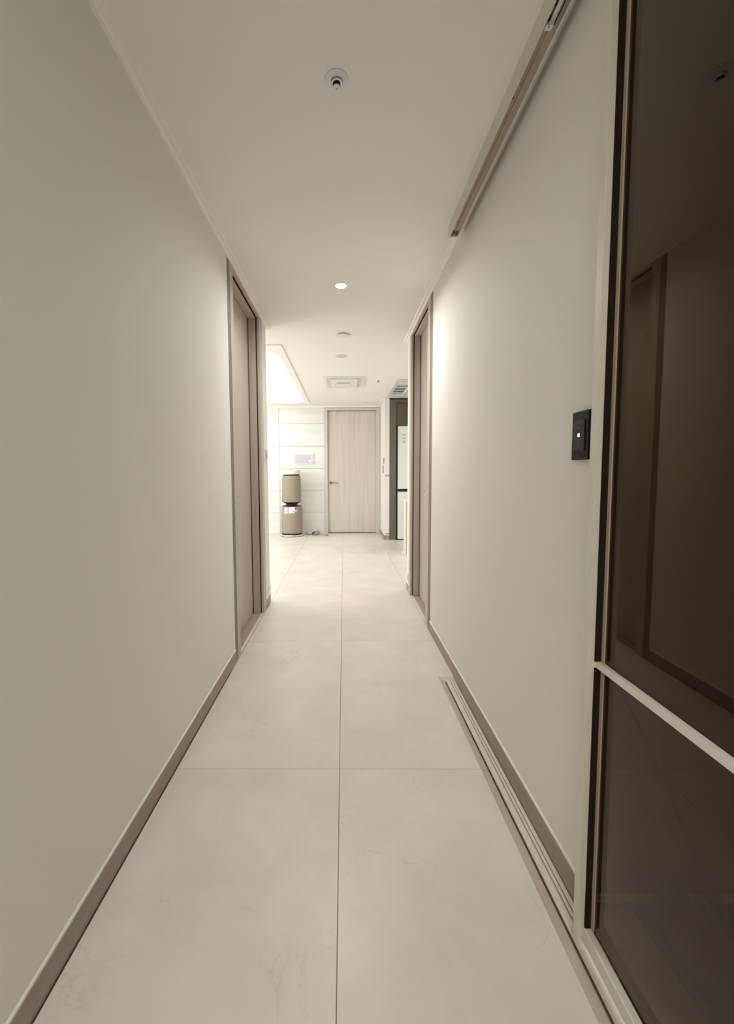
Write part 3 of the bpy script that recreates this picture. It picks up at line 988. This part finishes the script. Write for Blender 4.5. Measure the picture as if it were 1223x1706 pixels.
sticker(-.106, -.050, .404, .508, 'white', lab='plain white sticker')
sticker(-.034, .070, .408, .512, 'pink', lab='pale printed sticker')
sticker(.026, .108, .438, .510, 'white', .0028, lab='white sticker with a purple emblem')
sticker(.072, .106, .462, .509, 'purple', .0036, nm='emblem', lab='purple emblem')
sticker(.030, .066, .442, .452, 'grey', .0034, nm='print_line')

cd = thing('appliance_cable', (-0.55, 7.48, 0), 'dark power cord bundled on the floor between purifier and far door', 'cord')
b_ = B(); tube(b_, [(-.690, 7.40, .012), (-.685, 7.47, .035), (-.665, 7.50, .03), (-.655, 7.46, .008), (-.63, 7.45, .008), (-.585, 7.46, .012), (-.54, 7.47, .02)], .0075)
obj('cable', b_, 'grey', parent=cd, smooth=True)
b_ = B(); tube(b_, [(-.46, 7.47, .02), (-.42, 7.44, .012), (-.37, 7.40, .008), (-.335, 7.36, .010)], .0075)
obj('cable', b_, 'grey', parent=cd, smooth=True)
for k, (rx, zc, yo) in enumerate(((.060, .030, 0), (.052, .036, .02), (.056, .024, -.02))):
    pts = [(-.495 + rx * math.cos(2 * math.pi * i / 12), 7.47 + yo + .045 * math.sin(2 * math.pi * i / 12), zc + .022 * math.sin(2 * math.pi * i / 12 + k)) for i in range(13)]
    b_ = B(); tube(b_, pts, .0085)
    obj('coil', b_, 'grey', parent=cd, smooth=True)
b_ = B(); box(b_, -.565, -.535, 7.44, 7.50, .004, .050, bev=.006); obj('tie', b_, 'black', parent=cd)
b_ = B(); cyl_between(b_, (-.335, 7.36, .016), (-.288, 7.325, .016), .013, .019, n=14)
pl = obj('plug', b_, 'grey', parent=cd, smooth=True)
b_ = B()
for o_ in (-.008, .008):
    cyl_between(b_, (-.288 + o_ * .6, 7.325 + o_, .016), (-.274 + o_ * .6, 7.315 + o_, .016), .0025, n=8)
obj('pin', b_, 'steel', parent=pl)

# ------------------------------------------------------------------ tall cabinet, refrigerator, table
tc = thing('tall_cabinet', (0.80, 7.2, 0), 'dark grey fridge surround cabinet reaching the ceiling beside the white column', 'cabinet')
b_ = B(); box(b_, XC1 + .002, .848, YC + .002, YF - .01, .0, 2.272); obj('side_panel', b_, 'cab_grey', parent=tc)
b_ = B(); box(b_, .848, 1.86, YC + .002, YF - .01, 2.228, 2.272); obj('top_filler', b_, 'cab_grey', parent=tc)
b_ = B(); box(b_, .850, 1.86, YC + .035, YF - .01, 1.87, 2.227); obj('upper_box', b_, 'cab_olive', parent=tc)
for x0, x1 in ((.851, 1.352), (1.356, 1.858)):
    b_ = B(); box(b_, x0, x1, YC + .014, YC + .034, 1.862, 2.225, bev=.001); obj('door', b_, 'cab_olive', parent=tc)
b_ = B(); box(b_, 1.862, 1.95, YC + .002, YF - .01, 0, 2.272); obj('side_panel', b_, 'cab_grey', parent=tc)

fr = thing('refrigerator', (1.32, 7.25, 0), 'tall white refrigerator with black recessed handle band in the dark cabinet', 'refrigerator')
b_ = B(); box(b_, .852, 1.80, YC + .03, YF - .02, .02, 1.855); obj('body', b_, 'black', parent=fr)
for x0, x1 in ((.879, 1.33), (1.336, 1.79)):
    b_ = B(); box(b_, x0, x1, YC - .025, YC + .03, .838, 1.848, bev=.004); du = obj('upper_door', b_, 'fridge', parent=fr)
    b_ = B(); box(b_, x0, x1, YC - .025, YC + .03, .020, .793, bev=.004); obj('lower_door', b_, 'fridge', parent=fr)
    if x0 < 1:
        yf = YC - .0262
        b_ = B()
        for k in range(7):
            x = .938 + k * .0088
            z = 1.713 - .012 * math.sin(k / 6 * math.pi)
            box(b_, x, x + .0075, yf, yf + .0015, z - .005, z + .005)
        obj('marking', b_, 'ink', parent=du, label='small grey printed marks')
        b_ = B(); box(b_, .945, .992, yf, yf + .0015, 1.648, 1.658); obj('marking', b_, 'ink', parent=du)
        b_ = B()
        box(b_, .945, .99, yf, yf + .0015, 1.583, 1.589)
        box(b_, .955, .99, yf, yf + .0015, 1.609, 1.614)
        box(b_, .945, .950, yf, yf + .0015, 1.589, 1.600)
        box(b_, .985, .990, yf, yf + .0015, 1.589, 1.609)
        obj('marking', b_, 'ink', parent=du)
b_ = B(); box(b_, .862, 1.79, YC - .006, YC + .03, .793, .838); obj('handle_band', b_, 'black', parent=fr, label='black recessed handle band')
b_ = B(); box(b_, .868, 1.79, YC - .02, YC + .03, .001, .020); obj('plinth', b_, 'black', parent=fr)

tb = thing('dining_table', (1.3, 5.9, 0), 'beige-legged white table edge showing past the right wall corner', 'table')
b_ = B(); prism(b_, rounded(.822, 1.75, 5.54, 6.17, .06), .722, .738, 'z'); obj('tabletop', b_, 'cream', parent=tb)
for x0, x1 in ((.812, .862), (1.69, 1.74)):
    b_ = B(); box(b_, x0 + .010, x1, 5.592, 5.77, .012, .721, bev=.002); lg = obj('leg', b_, 'white', parent=tb)  # white leg sides carry the living-room light in their colour
    b_ = B(); box(b_, x0 + .013, x1 - .003, 5.586, 5.5922, .020, .700); obj('leg_front', b_, 'table', parent=lg)
    b_ = B(); box(b_, x0 - .02, x1, 5.575, 5.79, .0005, .014, bev=.002); obj('foot', b_, 'white', parent=lg)

# ------------------------------------------------------------------ added fill lamps, unseen: kitchen ceiling and living room globe
kl = thing('ceiling_fill_light', (2.1, 5.3, H), 'added flat square kitchen fill lamp out of view round the right corner', 'ceiling light')
b_ = B(); box(b_, 1.7, 2.5, 4.7, 5.9, H - .06, H - .0005, bev=.01); obj('housing', b_, 'white', parent=kl)
area_lamp('lamp', (2.1, 5.3, H - .07), KITCHEN_FILL_W, .8, 170, kl)
fl = thing('fill_lamp', (-3.3, 4.9, 0), 'added globe fill lamp in the living room, out of view round the left corner', 'lamp')  # unseen, added to brighten the right door leaf
b_ = B(); lathe(b_, [(.001, .0005), (.15, .0005), (.15, .018), (.13, .026), (.001, .026)], -3.3, 4.9, 0, cap=False); obj('base', b_, 'grey', parent=fl, smooth=True)
b_ = B(); cyl_between(b_, (-3.3, 4.9, .024), (-3.3, 4.9, 1.32), .012); obj('pole', b_, 'steel', parent=fl, smooth=True)
b_ = B(); lathe(b_, [(.2 * math.sin(math.pi * k / 20) + 1e-4, -.2 * math.cos(math.pi * k / 20)) for k in range(21)], -3.3, 4.9, 1.52, n=40, cap=False)
obj('globe', b_, 'fill_glow', parent=fl, smooth=True)
